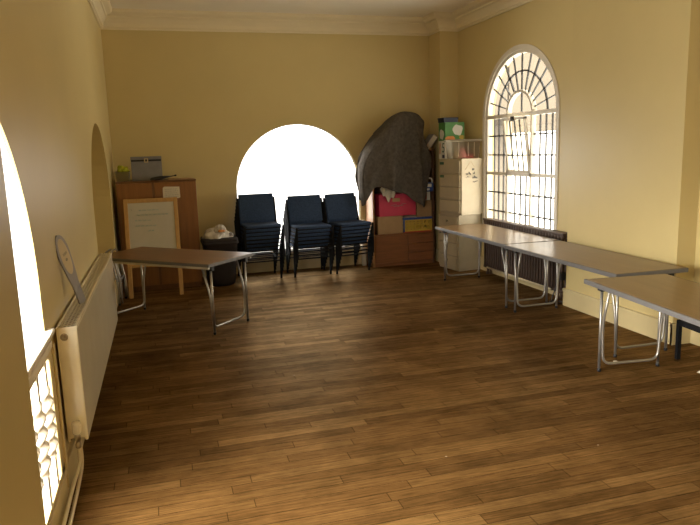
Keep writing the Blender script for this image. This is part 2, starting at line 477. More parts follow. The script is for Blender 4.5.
def arc2(mb, P, c, rx, rz, w, d0, d1, n=24, t0=0, t1=PI):
    for k in range(n):
        a, b = t0 + (t1 - t0) * k / n, t0 + (t1 - t0) * (k + 1) / n
        bar2(mb, P, (c[0] + rx * math.cos(a), c[1] + rz * math.sin(a)), (c[0] + rx * math.cos(b), c[1] + rz * math.sin(b)), w, d0, d1)

# window_1: big arched window in the far wall
w1 = MB().faces(ring_quads(PB, A_BACK, .012, .035, .065)).build('window_1', WINPAINT); struct(w1, 'arched far window blown out by daylight')
mb = MB().faces(pane_from(PB, A_BACK, .05)); mb.build('window_pane', GLASS, w1)
mb = MB(); u, hw, sp, rise, sill = A_BACK
arc2(mb, PB, (u, sp), .52, .52, .005, .046, .054); arc2(mb, PB, (u, sp), .2, .2, .005, .046, .054)
for k in range(1, 8):
    a = PI * k / 8; bar2(mb, PB, (u + .2 * math.cos(a), sp + .2 * math.sin(a)), (u + .92 * math.cos(a), sp + .92 * math.sin(a)), .005, .046, .054)
bar2(mb, PB, (u - hw, sp), (u + hw, sp), .005, .046, .054)
for k in (-.31, .31): bar2(mb, PB, (u + k, sill), (u + k, sp), .005, .046, .054)
for k in (-.62, 0, .62): bar2(mb, PB, (u + k, sill), (u + k, sp), .004, .046, .054)
mb.build('glazing_bars', WINPAINT, w1)
MB().box((u - hw - .01, YB - .025, sill - .035), (u + hw + .01, YB + .065, sill), bev=.006).build('window_sill', WINPAINT, w1)

# window_2: leaded arched window in the right wall with a hopper casement
u, hw, sp, rise, sill = A_RIGHT
w2 = MB().faces(ring_quads(PR, A_RIGHT, .040, .015, .085)).build('window_2', WINPAINT); struct(w2, 'arched leaded window with white frame and open hopper')
arch_bead = MB().faces(ring_quads(PR, (u, hw + .055, sp, rise + .055, sill - .055), .06, -.012, .02)); arch_bead.build('architrave', WINPAINT, w2)
MB().faces(pane_from(PR, A_RIGHT, .055)).build('window_pane', FROST, w2)
mb = MB()
C1, C2 = u - .285, u + .285
tz = 1.375
bar2(mb, PR, (u - hw, sp), (u + hw, sp), .046, .01, .075)
bar2(mb, PR, (u - hw, tz), (u + hw, tz), .04, .015, .075)
bar2(mb, PR, (C1, sill), (C1, sp), .036, .015, .075); bar2(mb, PR, (C2, sill), (C2, sp), .036, .015, .075)
arc2(mb, PR, (u, sp), .30, .285, .032, .015, .075)
mb.build('window_frame', WINPAINT, w2)
mb = MB(); lw = .0125
for k in range(1, 12):
    a = PI * k / 12; w = .022 if k in (4, 8) else lw
    bar2(mb, PR, (u + .31 * math.cos(a), sp + .295 * math.sin(a)), (u + (hw - .04) * math.cos(a), sp + (rise - .04) * math.sin(a)), w, .045, .065)
bar2(mb, PR, (u, sp), (u, sp + .275), lw, .045, .065)
arc2(mb, PR, (u, sp), hw * .68, rise * .68, lw * 1.45, .045, .065)
edges = [u - hw + .04, C1 - .018, C1 + .018, C2 - .018, C2 + .018, u + hw - .04]
for ci in range(3):
    a, b = edges[2 * ci], edges[2 * ci + 1]
    for zlo, zhi in ((sill, tz), (tz, sp)):
        if ci == 1 and zlo == tz: continue
        for k in (1, 2, 3):
            uu = a + (b - a) * k / 4; bar2(mb, PR, (uu, zlo), (uu, zhi), lw, .045, .065)
    for zz in (tz - .255, tz - .51, sp - .25, sp - .5):
        if ci == 1 and zz > tz: continue
        bar2(mb, PR, (a, zz), (b, zz), lw * 1.45, .044, .066)
mb.build('leading', LEAD, w2)
# hopper casement tilted into the room, hinged along its bottom edge
tilt = math.radians(7)
def PH(uu, z, d):
    h = z - (tz + .02)
    return (XR + .03 + d - h * math.sin(tilt), uu, tz + .02 + h * math.cos(tilt))
ha, hb, hz0, hz1 = C1 + .02, C2 - .02, tz + .022, sp - .028
mb = MB()
for p, q in (((ha, hz0 + .016), (hb, hz0 + .016)), ((ha, hz1 - .016), (hb, hz1 - .016)), ((ha + .016, hz0), (ha + .016, hz1)), ((hb - .016, hz0), (hb - .016, hz1))):
    bar2(mb, PH, p, q, .032, -.012, .02)
hop = mb.build('hopper_casement', WINPAINT, w2)
MB().faces([[PH(ha, hz0, .004), PH(hb, hz0, .004), PH(hb, hz1, .004), PH(ha, hz1, .004)]]).build('casement_pane', FROST, hop)
mb = MB()
for k in (1, 2, 3):
    uu = ha + .03 + (hb - ha - .06) * k / 4; bar2(mb, PH, (uu, hz0), (uu, hz1), lw, -.004, .012)
for zz in (sp - .25, sp - .5): bar2(mb, PH, (ha, zz), (hb, zz), lw * 1.45, -.005, .013)
mb.build('casement_leading', LEAD, hop)
p = PH(u + .0, hz1, -.02)
mb = MB(); mb.box((p[0] - .02, p[1] - .018, p[2] - .05), (p[0] + .02, p[1] + .018, p[2] + .012), bev=.006); mb.tube([p, (p[0] - .03, p[1], p[2] - .01)], .008)
mb.build('catch', BLACKPL, hop)

# window_3: arched opening nearest the camera on the left, balustraded below its sill
u, hw, sp, rise, sill = A_NEAR
w3 = MB().faces(pane_from(PL, A_NEAR, .014)).build('window_3', GLASS); struct(w3, 'bright arched opening with a sill above twisted balusters')
mb = MB()
for uu in (u - .31, u + .25): bar2(mb, PL, (uu, .95), (uu, sp + .85), .03, .004, .016)
mb.build('window_frame', WINPAINT, w3)
mb = MB(); mb.box((XL - .016, 1.56, .855), (XL + .012, 3.40, .895)); mb.box((XL - .016, 1.56, .893), (XL + .038, 3.44, .918), bev=.006)
mb.box((XL - .01, 1.56, .825), (XL + .022, 3.42, .86), bev=.005)
mb.build('window_sill', WINPAINT, w3)
mb = MB(); mb.box((XL - .014, 3.30, .17), (XL + .014, 3.46, .83)); mb.box((XL - .014, 1.56, .06), (XL + .014, 3.46, .20)); mb.box((XL - .014, 1.56, .80), (XL + .012, 3.40, .86))
mb.box((XL + .012, 3.30, .20), (XL + .022, 3.325, .80), bev=.004); mb.box((XL + .012, 1.56, .185), (XL + .022, 3.325, .205), bev=.004)
mb.box((XL + .012, 3.43, .06), (XL + .026, 3.47, .83), bev=.005)
mb.build('balustrade_frame', SKIRT, w3)
def baluster():
    mb = MB(); n = 14
    prof_z = [.19, .34, .345, .36, .37]
    mb.box((-.022, -.022, .19), (.022, .022, .34)); mb.box((-.022, -.022, .70), (.022, .022, .83))
    P = []
    zz = [.34 + .36 * k / 60 for k in range(61)]
    for z in zz:
        t = (z - .34) / .36; env = .6 + .4 * min(1, min(t, 1 - t) * 9); row = []
        for k in range(n + 1):
            a = 2 * PI * k / n
            r = (.029 + .013 * math.cos(2 * (a - t * 2 * PI * 2.6))) * env
            row.append((r * math.cos(a), r * math.sin(a), z))
        P.append(row)
    mb.grid(P)
    return mb
b0 = None
for k in range(8):
    y = 3.205 - k * .21
    if b0 is None:
        b0 = baluster().build('baluster', WINPAINT, w3, loc=(XL - .004, y, 0))
    else:
        c = b0.copy(); COL.objects.link(c); c.parent = w3; c.location = (XL - .004, y, 0)

# neighbouring building seen through the right window
mb = MB(); mb.box((8.0, 14.08, -1.5), (8.12, 24, 7)); mb.box((8.0, -8, 2.08), (8.5, 14.0, 7)); mb.box((7.94, -8, 2.02), (8.2, 14.0, 2.16), bev=.02)  # overhanging block lengthened out of view to keep sky off the far wall
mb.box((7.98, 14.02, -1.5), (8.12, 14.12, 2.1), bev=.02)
mb.box((6.3, 14.0, 2.2), (8.02, 24, 2.35))  # canopy added to shade the building wall beneath it
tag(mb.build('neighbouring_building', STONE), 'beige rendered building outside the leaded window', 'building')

# ------------------------------------------------------------------ folding tables
def make_table(label, top_mat, L, loc, rotz, W=.668, Z=.72, rail=.17, inset=.085):
    t = thing('folding_table', label, 'table', loc, rotz, 'folding tables with steel tube legs')
    MB().box((-W / 2 + .003, -L / 2 + .003, Z - .022), (W / 2 - .003, L / 2 - .003, Z), bev=.002).build('tabletop', top_mat, t)
    mb = MB(); e = .012; zt = Z - .0015; zb = Z - (.030 if rail < .1 else .037)
    for s in (-1, 1):
        mb.box((min(s * (W / 2 - .003), s * (W / 2 + e)), -L / 2 - e, zb), (max(s * (W / 2 - .003), s * (W / 2 + e)), L / 2 + e, zt), bev=.004)
        mb.box((-W / 2, min(s * (L / 2 - .003), s * (L / 2 + e)), zb), (W / 2, max(s * (L / 2 - .003), s * (L / 2 + e)), zt), bev=.004)
    mb.build('edging', EDGE, t)
    mb = MB()
    for s in (-1, 1): mb.box((s * (W / 2 - rail) - .012, -L / 2 + .02, Z - .058), (s * (W / 2 - rail) + .012, L / 2 - .02, Z - .023), bev=.003)
    mb.build('side_rail', ALU, t)
    for s in (-1, 1):
        ly = s * (L / 2 - inset); lx = W / 2 - .085 - (.01 if rail < .1 else 0)
        for sx in (-1, 1):
            MB().tube([(sx * lx, ly, .012), (sx * lx, ly, Z - .04)], .0115).build('leg', CHROME, t)
            MB().lathe([(.010, 0), (.0145, .004), (.0145, .022), (.012, .026)], n=12, M=T(sx * lx, ly, 0)).build('rubber_foot', BLACKPL, t)
            mb = MB(); mb.box((sx * lx - .022, ly - .03, Z - .082), (sx * lx + .022, ly + .03, Z - .030), bev=.006)
            mb.build('hinge', BLACKPL, t)
        yi = ly - s * .022; yt = ly - s * .11
        pts = [(-lx, yt, Z - .04), (-lx + .003, yi, .37), (-lx + .017, yi, .065), (lx - .017, yi, .065), (lx - .003, yi, .37), (lx, yt, Z - .04)]
        # gentle corners high up, tight bends at the cross bar
        f = [Vector(pts[0])] + fillet(pts[0:3], .10)[1:-1] + fillet(pts[1:4], .075)[1:-1] + fillet(pts[2:5], .075)[1:-1] + fillet(pts[3:6], .10)[1:-1] + [Vector(pts[5])]
        MB().tube(f, .0105).build('leg_brace', CHROME, t)
    return t
make_table('dark brown folding table by the whiteboard, its corner in the left recess', TOPD, 1.56, (.059, 7.000, 0), math.atan2(.683, -.73) - PI / 2, W=.74, rail=.03, inset=.055)
make_table('light brown folding table beside the cream cabinets, farthest of three on the right', TOPW, 1.80, (3.770, 6.973, 0), math.radians(-.5))
make_table('light brown folding table between the two others, its side along the right pier', TOPW, 1.78, (3.742, 5.145, 0), math.radians(-.5))
make_table('light brown folding table nearest the camera, set slightly askew', TOPW, 1.80, (3.304, 3.262, 0), math.radians(-6.5))

# ------------------------------------------------------------------ stacking chairs
def make_chair():
    t = thing('stacking_chair', 'x', 'chair')
    Wd = .264; fy, ry = -.215, .205
    # cushion: slightly crowned rounded slab
    P = []
    nx, ny = 14, 12
    mb = MB(); mb.box((-.242, -.225, .415), (.242, .19, .455), bev=.017, seg=3, smooth=True)
    mb.build('seat', FABB, t)
    # backrest slab reclined between the posts
    rec = math.atan2(.09, .39)
    Mx = T(0, .198, .455) @ Matrix.Rotation(-rec, 4, 'X')
    mb = MB(); mb.box((-.248, -.0125, .02), (.248, .0125, .405), bev=.011, seg=3, M=Mx, smooth=True)
    mb.build('backrest', FABB, t)
    mb = MB()
    for sx in (-1, 1): mb.bar((sx * .238, fy, .409), (sx * .238, ry, .409), .014, .012)
    mb.bar((-Wd, fy, .409), (Wd, fy, .409), .012, .013); mb.bar((-Wd, ry, .409), (Wd, ry, .409), .012, .013)
    mb.build('seat_frame', FRAMEB, t)
    for sx in (-1, 1):
        MB().box((sx * Wd - .0125, fy - .0093, 0), (sx * Wd + .0125, fy + .0093, .44), bev=.002).build('leg', FRAMEB, t)
        mb = MB(); mb.box((sx * Wd - .0125, ry - .0093, 0), (sx * Wd + .0125, ry + .0093, .44), bev=.002)
        mb.build('leg', FRAMEB, t)
        MB().bar((sx * Wd, ry, .435), (sx * Wd, ry + .085, .80), .022, .017).build('back_post', FRAMEB, t)
    MB().bar((-Wd, fy, .255), (Wd, fy, .255), .017, .022).build('stretcher', FRAMEB, t)
    mb = MB(); mb.bar((-Wd, ry, .215), (Wd, ry, .215), .012, .012); mb.build('rear_stretcher', FRAMEB, t)
    return t
ORD = ['bottom chair', 'second chair up', 'third chair up', 'fourth chair up', 'fifth chair up', 'sixth chair up', 'topmost chair']
chair0 = make_chair(); first = True
for n, (x, y), rz, where in ((7, (1.272, 8.895), 3.0, 'tall stack by the dark bin'),
                            (6, (1.984, 8.873), 3.9, 'middle stack of the three'),
                            (6, (2.590, 8.905), 12.5, 'stack by the bookcase')):
    a = math.radians(rz); c, s = math.cos(a), math.sin(a)
    for k in range(n):
        lx, ly = .005 * k, .215 - .0195 * k
        loc = (x + c * lx - s * ly, y + s * lx + c * ly, .0535 * k)
        word = 'topmost chair' if k == n - 1 else ORD[k]
        lab = 'navy padded chair, %s in the %s' % (word.replace(' chair', ''), where)
        g = 'navy stacking chairs in three stacks'
        if first:
            chair0.location = loc; chair0.rotation_euler[2] = a; tag(chair0, lab, 'chair', g); first = False
        else: dup(chair0, loc, a, lab, g)

# ------------------------------------------------------------------ wardrobe group, far left
t = thing('wardrobe', 'orange-brown two-door wooden cupboard in the far left corner', 'cupboard', (-.05, 8.80, 0))
mb = MB(); mb.box((-.495, .02, .06), (.495, .56, 1.41)); mb.build('body', WARD, t)
MB().box((-.50, -.004, 1.41), (.50, .565, 1.432), bev=.003).build('top_panel', WARDD, t)
MB().box((-.48, .03, 0), (.48, .54, .06)).build('plinth', WARDD, t)
for s in (-1, 1):
    x0, x1 = (-.495, -.062) if s < 0 else (-.028, .495)
    d = MB().box((x0, -.001, .07), (x1, .019, 1.405), bev=.003).build('door', WARD, t)
MB().box((-.06, .002, .065), (-.03, .019, 1.408)).build('centre_strip', WARDD, t)
mb = MB(); mb.tube(fillet([(-.085, -.001, .78), (-.085, -.03, .78), (-.085, -.03, .9), (-.085, -.001, .9)], .015), .005); mb.build('handle', STEEL, t)
t = thing('paper_note', 'white paper note stuck high on the cupboard door', 'paper', (.128, 8.797, 1.265))
MB().prism([(-.108, -.062), (-.106, .068), (-.085, .085), (.105, .078), (.108, -.06), (.09, -.07), (-.09, -.07)], .002, M=T(0, -.002, 0)).build('sheet', PAPER, t)
mb = MB()
for k in range(5):
    z = .05 - k * .025; x = -.08
    while x < .075:
        w = random.uniform(.015, .035); mb.box((x, -.0032, z - .003), (min(x + w, .085), -.0022, z + .002)); x += w + .010
mb.build('handwriting', INK, t)
t = thing('file_box', 'grey file box with black band and clasp on top of the cupboard', 'box', (-.155, 9.0, 1.432))
MB().box((-.19, -.12, 0), (.19, .14, .305), bev=.005).build('body', GREY, t)
MB().box((-.192, -.123, .262), (.192, .143, .31), bev=.004).build('lid', GREY, t)
MB().box((-.185, -.126, .248), (.185, -.118, .270), bev=.002).build('band', BLACKPL, t)
mb = MB(); mb.box((-.025, -.132, .232), (-.012, -.122, .287), bev=.002); mb.box((.012, -.132, .232), (.025, -.122, .287), bev=.002); mb.box((-.02, -.132, .232), (.02, -.122, .243), bev=.002); mb.box((-.02, -.132, .276), (.02, -.122, .287), bev=.002)
mb.build('clasp', CLASP, t)
t = thing('plastic_tub', 'small clear tub of lime stuff beside the grey file box', 'tub', (-.455, 8.95, 1.432))
mb = MB(); Q = []
b, h = .075, .125
for (sx, sy), (ux, uy) in zip(((-1, -1), (1, -1), (1, 1), (-1, 1)), ((1, -1), (1, 1), (-1, 1), (-1, -1))):
    Q.append([(sx * b, sy * b, .002), (ux * b, uy * b, .002), (ux * (b + .012), uy * (b + .012), h), (sx * (b + .012), sy * (b + .012), h)])
Q.append([(-b, -b, .002), (b, -b, .002), (b, b, .002), (-b, b, .002)])
mb.faces(Q); mb.build('body', frosted_mat('milky_tub', (.85, .83, .76), .45), t)
mb = MB()
for k, (lo, hi) in enumerate((((-.09, -.09), (.09, -.083)), ((-.09, .083), (.09, .09)), ((-.09, -.083), (-.083, .083)), ((.083, -.083), (.09, .083)))):
    mb.box((lo[0], lo[1], .12), (hi[0], hi[1], .13), bev=.002)
mb.build('rim', CLEARP, t)
mb = MB()
for k in range(16): mb.sphere((random.uniform(-.055, .055), random.uniform(-.055, .055), random.uniform(.12, .18)), random.uniform(.022, .036), jit=.15, sub=2)
o = mb.build('lime_wool', LIME); o.location = (-.455, 8.95, 1.432); tag(o, 'lime green wool heaped in the clear tub on the cupboard', 'wool'); o['kind'] = 'stuff'
t = thing('umbrella', 'slim folded black umbrella lying on the cupboard before the file box', 'umbrella', (.035, 8.84, 1.432), math.radians(4))
Mu = T(0, 0, .028) @ Matrix.Rotation(math.radians(-6), 4, 'Y')
mb = MB(); mb.tube([(-.16, 0, 0), (-.14, 0, 0), (-.02, 0, .006), (.06, 0, .008), (.09, 0, .008)], [.012, .026, .024, .014, .008], M=Mu); mb.build('canopy', BLACKPL, t)
mb = MB(); mb.tube([(.085, 0, .008), (.17, 0, .010)], .006, M=Mu); mb.tube([(.15, 0, .010), (.175, 0, .011)], .011, M=Mu); mb.build('handle', FRAMEB, t)
o = MB().prism([(-.17, 0), (.17, 0), (.172, .006), (.10, .016), (.02, .012), (-.06, .018), (-.17, .008)], .26).build('cardboard_sheet', CARD)
o.location = (.268, 8.83, 1.432); tag(o, 'curled brown cardboard sheet on the right end of the cupboard top', 'cardboard')

# whiteboard easel leaning on the cupboard
t = thing('whiteboard', 'pine-framed whiteboard with faint teal writing leaning on the cupboard', 'whiteboard', (-.150, 8.375, 0), math.radians(-2.0))
lean = math.radians(-14.5)
ML = Matrix.Rotation(lean, 4, 'X')
for s in (-1, 1):
    MB().box((s * .305 - .025, -.012, 0), (s * .305 + .025, .012, 1.255), bev=.004, M=ML).build('stile', PINE, t)
MB().box((-.28, -.010, 1.200), (.28, .010, 1.253), bev=.003, M=ML).build('rail', PINE, t)
MB().box((-.28, -.010, .38), (.28, .010, .43), bev=.003, M=ML).build('rail', PINE, t)
bd = MB().box((-.282, -.004, .425), (.282, .006, 1.205), M=ML).build('board', BOARD, t)
mb = MB()
for row, (x0, x1, z) in enumerate(((-.15, .10, 1.105), (-.18, .19, 1.045), (-.20, -.04, .975), (-.20, .02, .905), (-.05, .02, .84))):
    x = x0
    while x < x1:
        w = random.uniform(.022, .05); pts = []
        for k in range(9):
            pts.append((x + w * k / 8, -.0055, z + .010 * math.sin(k * 2.1 + row) + random.uniform(-.004, .004)))
        mb.tube(pts, .0022, n=5, M=ML); x += w + .016
mb.build('handwriting', TEAL, bd)
mb = MB(); mb.tube([(-.245, -.0055, 1.13), (-.235, -.0055, 1.10), (-.238, -.0055, 1.12)], .003, n=5, M=ML); mb.build('ink_mark', INK, bd)

# folded tubular frames leaning in the corner behind the dark table
def make_frame():
    t = thing('tubular_frame', 'x', 'metal frame', (0, 0, 0))
    pts = [(0, -.20, 0), (.0, -.20, .25), (-.06, -.20, .64), (-.06, .18, .64), (0, .18, .25), (0, .18, 0)]
    MB().tube(fillet(pts, .08), .011).build('frame_tube', CHROME, t)
    pts = [(.03, -.17, .02), (.022, -.17, .25), (-.03, -.17, .58), (-.03, .15, .58), (.022, .15, .25), (.03, .15, .02)]
    MB().tube(fillet(pts, .07), .010).build('inner_tube', CHROME, t)
    MB().box((-.012, -.20, .28), (.012, .18, .31), bev=.003).build('cross_rail', GREY, t)
    for y in (-.2, .18): MB().lathe([(.014, 0), (.015, .02), (.012, .026)], n=12, M=T(0, y, 0)).build('rubber_foot', BLACKPL, t)
    return t
f0 = make_frame(); f0.location = (-.605, 8.22, 0); f0.rotation_euler[2] = math.radians(-8)
tag(f0, 'folded tubular steel frame standing nearest the recess behind the dark table', 'metal frame', 'folded steel frames behind the dark table')
dup(f0, (-.548, 8.235, 0), math.radians(-8), 'folded tubular steel frame standing nearest the whiteboard behind the dark table', 'folded steel frames behind the dark table')

# bin and bag
t = thing('storage_bin', 'dark brown bin between the cupboard and the chair stacks', 'bin', (.70, 8.82, 0))
def rrect(w, d, r, n=6):
    pts = []
    for cx, cy, a0 in ((w - r, d - r, 0), (-w + r, d - r, PI / 2), (-w + r, -d + r, PI), (w - r, -d + r, 1.5 * PI)):
        for k in range(n + 1):
            a = a0 + PI / 2 * k / n; pts.append((cx + r * math.cos(a), cy + r * math.sin(a)))
    return pts
mb = MB(); P = []
for z, w, r in ((0, .14, .10), (.02, .175, .13), (.08, .19, .13), (.30, .205, .08), (.60, .222, .05), (.605, .232, .05), (.64, .232, .05), (.645, .222, .045)):
    ring = rrect(w, w, r); P.append([(x, y, z) for x, y in ring + ring[:1]])
mb.grid(P); mb.faces([[(x, y, .64) for x, y in rrect(.225, .225, .05)]]); mb.faces([[(x, y, .001) for x, y in rrect(.14, .14, .1)]])
mb.build('body', BINM, t)
mb = MB(); P = []
for z, w in ((.57, .232), (.575, .238), (.60, .238), (.605, .232)):
    ring = rrect(w, w, .05); P.append([(x, y, z) for x, y in ring + ring[:1]])
mb.grid(P); mb.build('rim', BINM, t)
t = thing('plastic_bag', 'crumpled white plastic bag with orange print on top of the bin', 'bag', (.665, 8.78, .646))
def crumple(rx, ry, rz, seed, nu=28, nv=16):
    rnd = random.Random(seed); ph = [rnd.uniform(0, 6.28) for _ in range(12)]; P = []
    for i in range(nv + 1):
        v = i / nv; row = []
        for j in range(nu + 1):
            a = 2 * PI * (j % nu) / nu
            th = v * PI / 2
            k = 1 + .10 * math.sin(3 * a + ph[0] + 4 * v) + .09 * math.sin(5 * a + ph[1] - 6 * v) + .07 * math.sin(9 * a + ph[2] + 9 * v) + .05 * math.sin(14 * a + ph[3])
            kz = 1 + .12 * math.sin(4 * a + ph[4]) * (1 - v) + .08 * math.sin(7 * a + 8 * v + ph[5])
            row.append((rx * math.cos(th) * math.cos(a) * k, ry * math.cos(th) * math.sin(a) * k, max(0.002, rz * math.sin(th) * kz)))
        P.append(row)
    return P
mb = MB().grid(crumple(.185, .15, .13, 3)); mb.grid(crumple(.09, .09, .10, 5), M=T(.05, -.04, .07)); mb.build('bag_film', CRUMP, t)
mb = MB().grid(crumple(.045, .03, .035, 8), M=T(.06, -.115, .085)); mb.build('printed_patch', ORANGEP, t)
mb = MB().grid(crumple(.05, .05, .05, 9), M=T(.17, -.03, .02)); mb.build('knotted_end', GREY, t)

# ------------------------------------------------------------------ bookcase, blanket and boxes
t = thing('bookcase', 'tall open bookcase draped with a grey blanket, cupboards below', 'bookcase', (3.465, 9.11, 0))
MB().box((-.488, 0, 0), (-.466, .36, 1.70), bev=.002).build('side_panel', BOOKLIT, t)
MB().box((.466, 0, 0), (.488, .36, 1.70), bev=.002).build('side_panel', BOOKSHADE, t)
MB().box((-.488, 0, 1.70), (.488, .36, 1.718), bev=.002).build('top_panel', BOOKW, t)
MB().box((-.466, .345, .05), (.466, .358, 1.70)).build('back_panel', BOOKSHADE, t)
for z in (.468, 1.455): MB().box((-.466, .004, z), (.466, .345, z + .02), bev=.002).build('shelf', BOOKW, t)
MB().box((-.466, .02, 0), (.466, .345, .05)).build('plinth', BOOKW, t)
MB().box((-.466, .0, .055), (.055, .018, .465), bev=.003).build('door', BOOKW, t)
for k in range(3):
    d = MB().box((.062, .0, .055 + k * .138), (.466, .018, .188 + k * .138), bev=.003).build('drawer', BOOKW, t)
    MB().box((.22, -.010, .178 + k * .138), (.31, .004, .186 + k * .138), bev=.002).build('pull', WARDD, d)

cols = [
    [(3.11, 9.40, 1.98), (3.06, 9.36, 1.93), (2.89, 9.36, 1.68), (2.79, 9.36, 1.36), (2.84, 9.35, 1.00)],
    [(3.14, 9.40, 2.02), (3.09, 9.24, 1.98), (2.87, 9.2, 1.70), (2.77, 9.18, 1.42), (2.815, 9.16, .935)],
    [(3.22, 9.40, 2.09), (3.19, 9.15, 2.05), (2.97, 9.05, 1.73), (2.87, 9.02, 1.46), (2.90, 9.03, 1.02)],
    [(3.31, 9.40, 2.17), (3.30, 9.12, 2.14), (3.13, 9.02, 1.82), (3.03, 9.0, 1.5), (2.99, 9.0, 1.185)],
    [(3.42, 9.40, 2.24), (3.41, 9.12, 2.23), (3.31, 9.02, 1.9), (3.26, 9.0, 1.5), (3.24, 9.0, 1.145)],
    [(3.52, 9.40, 2.26), (3.52, 9.12, 2.25), (3.5, 9.02, 1.9), (3.48, 9.0, 1.45), (3.47, 9.0, 1.065)],
    [(3.62, 9.40, 2.26), (3.63, 9.12, 2.24), (3.64, 9.02, 1.9), (3.64, 9.0, 1.4), (3.65, 9.0, .95)],
    [(3.72, 9.40, 2.23), (3.73, 9.13, 2.21), (3.75, 9.04, 1.9), (3.82, 9.02, 1.48), (3.765, 9.02, .875)],
    [(3.80, 9.40, 2.17), (3.81, 9.16, 2.14), (3.79, 9.09, 1.88), (3.905, 9.06, 1.56), (3.80, 9.06, 1.14)],
]
def cr(p0, p1, p2, p3, t):
    return tuple(.5 * (2 * b + (c - a) * t + (2 * a - 5 * b + 4 * c - d) * t * t + (-a + 3 * b - 3 * c + d) * t ** 3) for a, b, c, d in zip(p0, p1, p2, p3))
def spline(pts, n):
    out = []
    for i in range(len(pts) - 1):
        p0 = pts[max(0, i - 1)]; p3 = pts[min(len(pts) - 1, i + 2)]
        for k in range(n): out.append(cr(p0, pts[i], pts[i + 1], p3, k / n))
    out.append(pts[-1]); return out
colsD = [spline(c, 10) for c in cols]
rows = [spline([c[r] for c in colsD], 9) for r in range(len(colsD[0]))]
P = []
nr = len(rows)
for i, row in enumerate(rows):
    v = i / (nr - 1); out = []
    for j, p in enumerate(row):
        s = j / (len(row) - 1)
        amp = .12 * min(1, max(0, (v - .20)) * 1.9)
        q = s - .55                                        # folds fan out from the peak
        ridge = lambda a: 1 - 2 * abs(math.sin(a)) ** .7
        f = amp * (ridge(q * 11 * (1.25 - .35 * v) + .5) * .45 + ridge(q * 6.3 + 1.2 - .9 * v) * .35 + math.sin(q * 34 + 3 * v) * .12)
        f += .007 * math.sin(v * 27 + s * 31)
        side = max(0.0, 1 - s * 5.5)                      # the left columns hang on the flank
        out.append((p[0] - f * side, p[1] - f * (1 - side) - .02 * (1 - side), p[2] + .012 * math.sin(s * 33) * v))
    P.append(out)
o = MB().grid(P).build('blanket', BLANKET); tag(o, 'rumpled dark grey wool blanket draped over the tall bookcase', 'blanket')
sm = o.modifiers.new('thickness', 'SOLIDIFY'); sm.thickness = .007; sm.offset = 1

def carton(name, label, m, lo, hi, bev=.004, lid=None, rot=0):
    c = ((lo[0] + hi[0]) / 2, (lo[1] + hi[1]) / 2, lo[2]); w, d, h = [(hi[k] - lo[k]) for k in range(3)]
    t = thing(name, label, 'box', c, rot)
    MB().box((-w / 2, -d / 2, 0), (w / 2, d / 2, h - (.004 if lid else 0)), bev=bev).build('body', m, t)
    return t, w, d, h
# cardboard box on the cupboard shelf
t, w, d, h = carton('cardboard_box', 'brown cardboard box on the shelf under the pink box', CARD, (3.055, 9.125, .489), (3.448, 9.43, .748))
mb = MB(); mb.box((-w / 2 + .003, -d / 2 + .001, h - .001), (w / 2 - .003, -.003, h + .003)); mb.box((-w / 2 + .003, .003, h - .001), (w / 2 - .003, d / 2 - .001, h + .003)); mb.build('flap', CARD, t)
# pink box
t, w, d, h = carton('pink_box', 'bright pink storage box with a paper label under the blanket', PINK, (3.085, 9.128, .754), (3.665, 9.43, 1.08))
MB().box((-w / 2 - .004, -d / 2 - .0035, h - .07), (w / 2 + .004, d / 2 + .002, h + .004), bev=.003).build('lid', PINK, t)
MB().box((-.085, -d / 2 - .0055, h - .115), (.035, -d / 2 - .001, h - .060)).build('paper_label', CARD, t)
mb = MB(); x = -.12
for a, b in (((-.11, .155), (-.02, .165)), ((-.07, .14), (.09, .15)), ((.05, .165), (.13, .175)), ((-.03, .15), (.02, .135))):
    mb.tube([(a[0], -d / 2 - .001, a[1]), ((a[0] + b[0]) / 2, -d / 2 - .001, (a[1] + b[1]) / 2 + .006), (b[0], -d / 2 - .001, b[1])], .003, n=5)
mb.build('scrawl', INK, t)
# folding crate
t = thing('folding_crate', 'yellow slotted crate with a blue rim beside the cardboard box', 'crate', (3.695, 9.275, .489))
w, d, h = .45, .29, .225
mb = MB()
for sy in (-1, 1):
    y0, y1 = sy * d / 2 - .006, sy * d / 2 + .006
    mb.box((-w / 2, y0, .015), (w / 2, y1, .045)); mb.box((-w / 2, y0, .10), (w / 2, y1, .125)); mb.box((-w / 2, y0, .17), (w / 2, y1, .195))
    for k in range(8):
        x = -w / 2 + .012 + k * (w - .024) / 7; mb.box((x - .012, y0 + .001, .015), (x + .012, y1 - .001, .195))
    for k in range(7):
        x = -w / 2 + .04 + k * (w - .08) / 6; mb.box((x - .02, y0 + .003, .045), (x + .01, y1 - .003, .075)); mb.box((x - .01, y0 + .003, .13), (x + .02, y1 - .003, .15))
for sx in (-1, 1): mb.box((sx * w / 2 - .006, -d / 2, .015), (sx * w / 2 + .006, d / 2, .195))
mb.build('slotted_wall', YELP, t)
mb = MB()
for sy in (-1, 1): mb.box((-w / 2 - .008, sy * d / 2 - .01, .193), (w / 2 + .008, sy * d / 2 + .01, h), bev=.003)
for sx in (-1, 1): mb.box((sx * w / 2 - .01, -d / 2, .193), (sx * w / 2 + .01, d / 2, h), bev=.003)
for sx in (-1,): mb.box((sx * w / 2 - .01, -d / 2 - .008, .01), (sx * w / 2 + .012, -d / 2 + .01, .2), bev=.003)
mb.build('rim', BLUEP, t)
MB().box((-w / 2, -d / 2 - .007, 0), (w / 2, d / 2, .017), bev=.003).build('base', REDP, t)
o = MB().grid(crumple(.18, .11, .05, 17)).build('paper_pile', PAPER); o.location = (3.67, 9.275, .69); tag(o, 'white papers poking out of the yellow crate', 'papers')
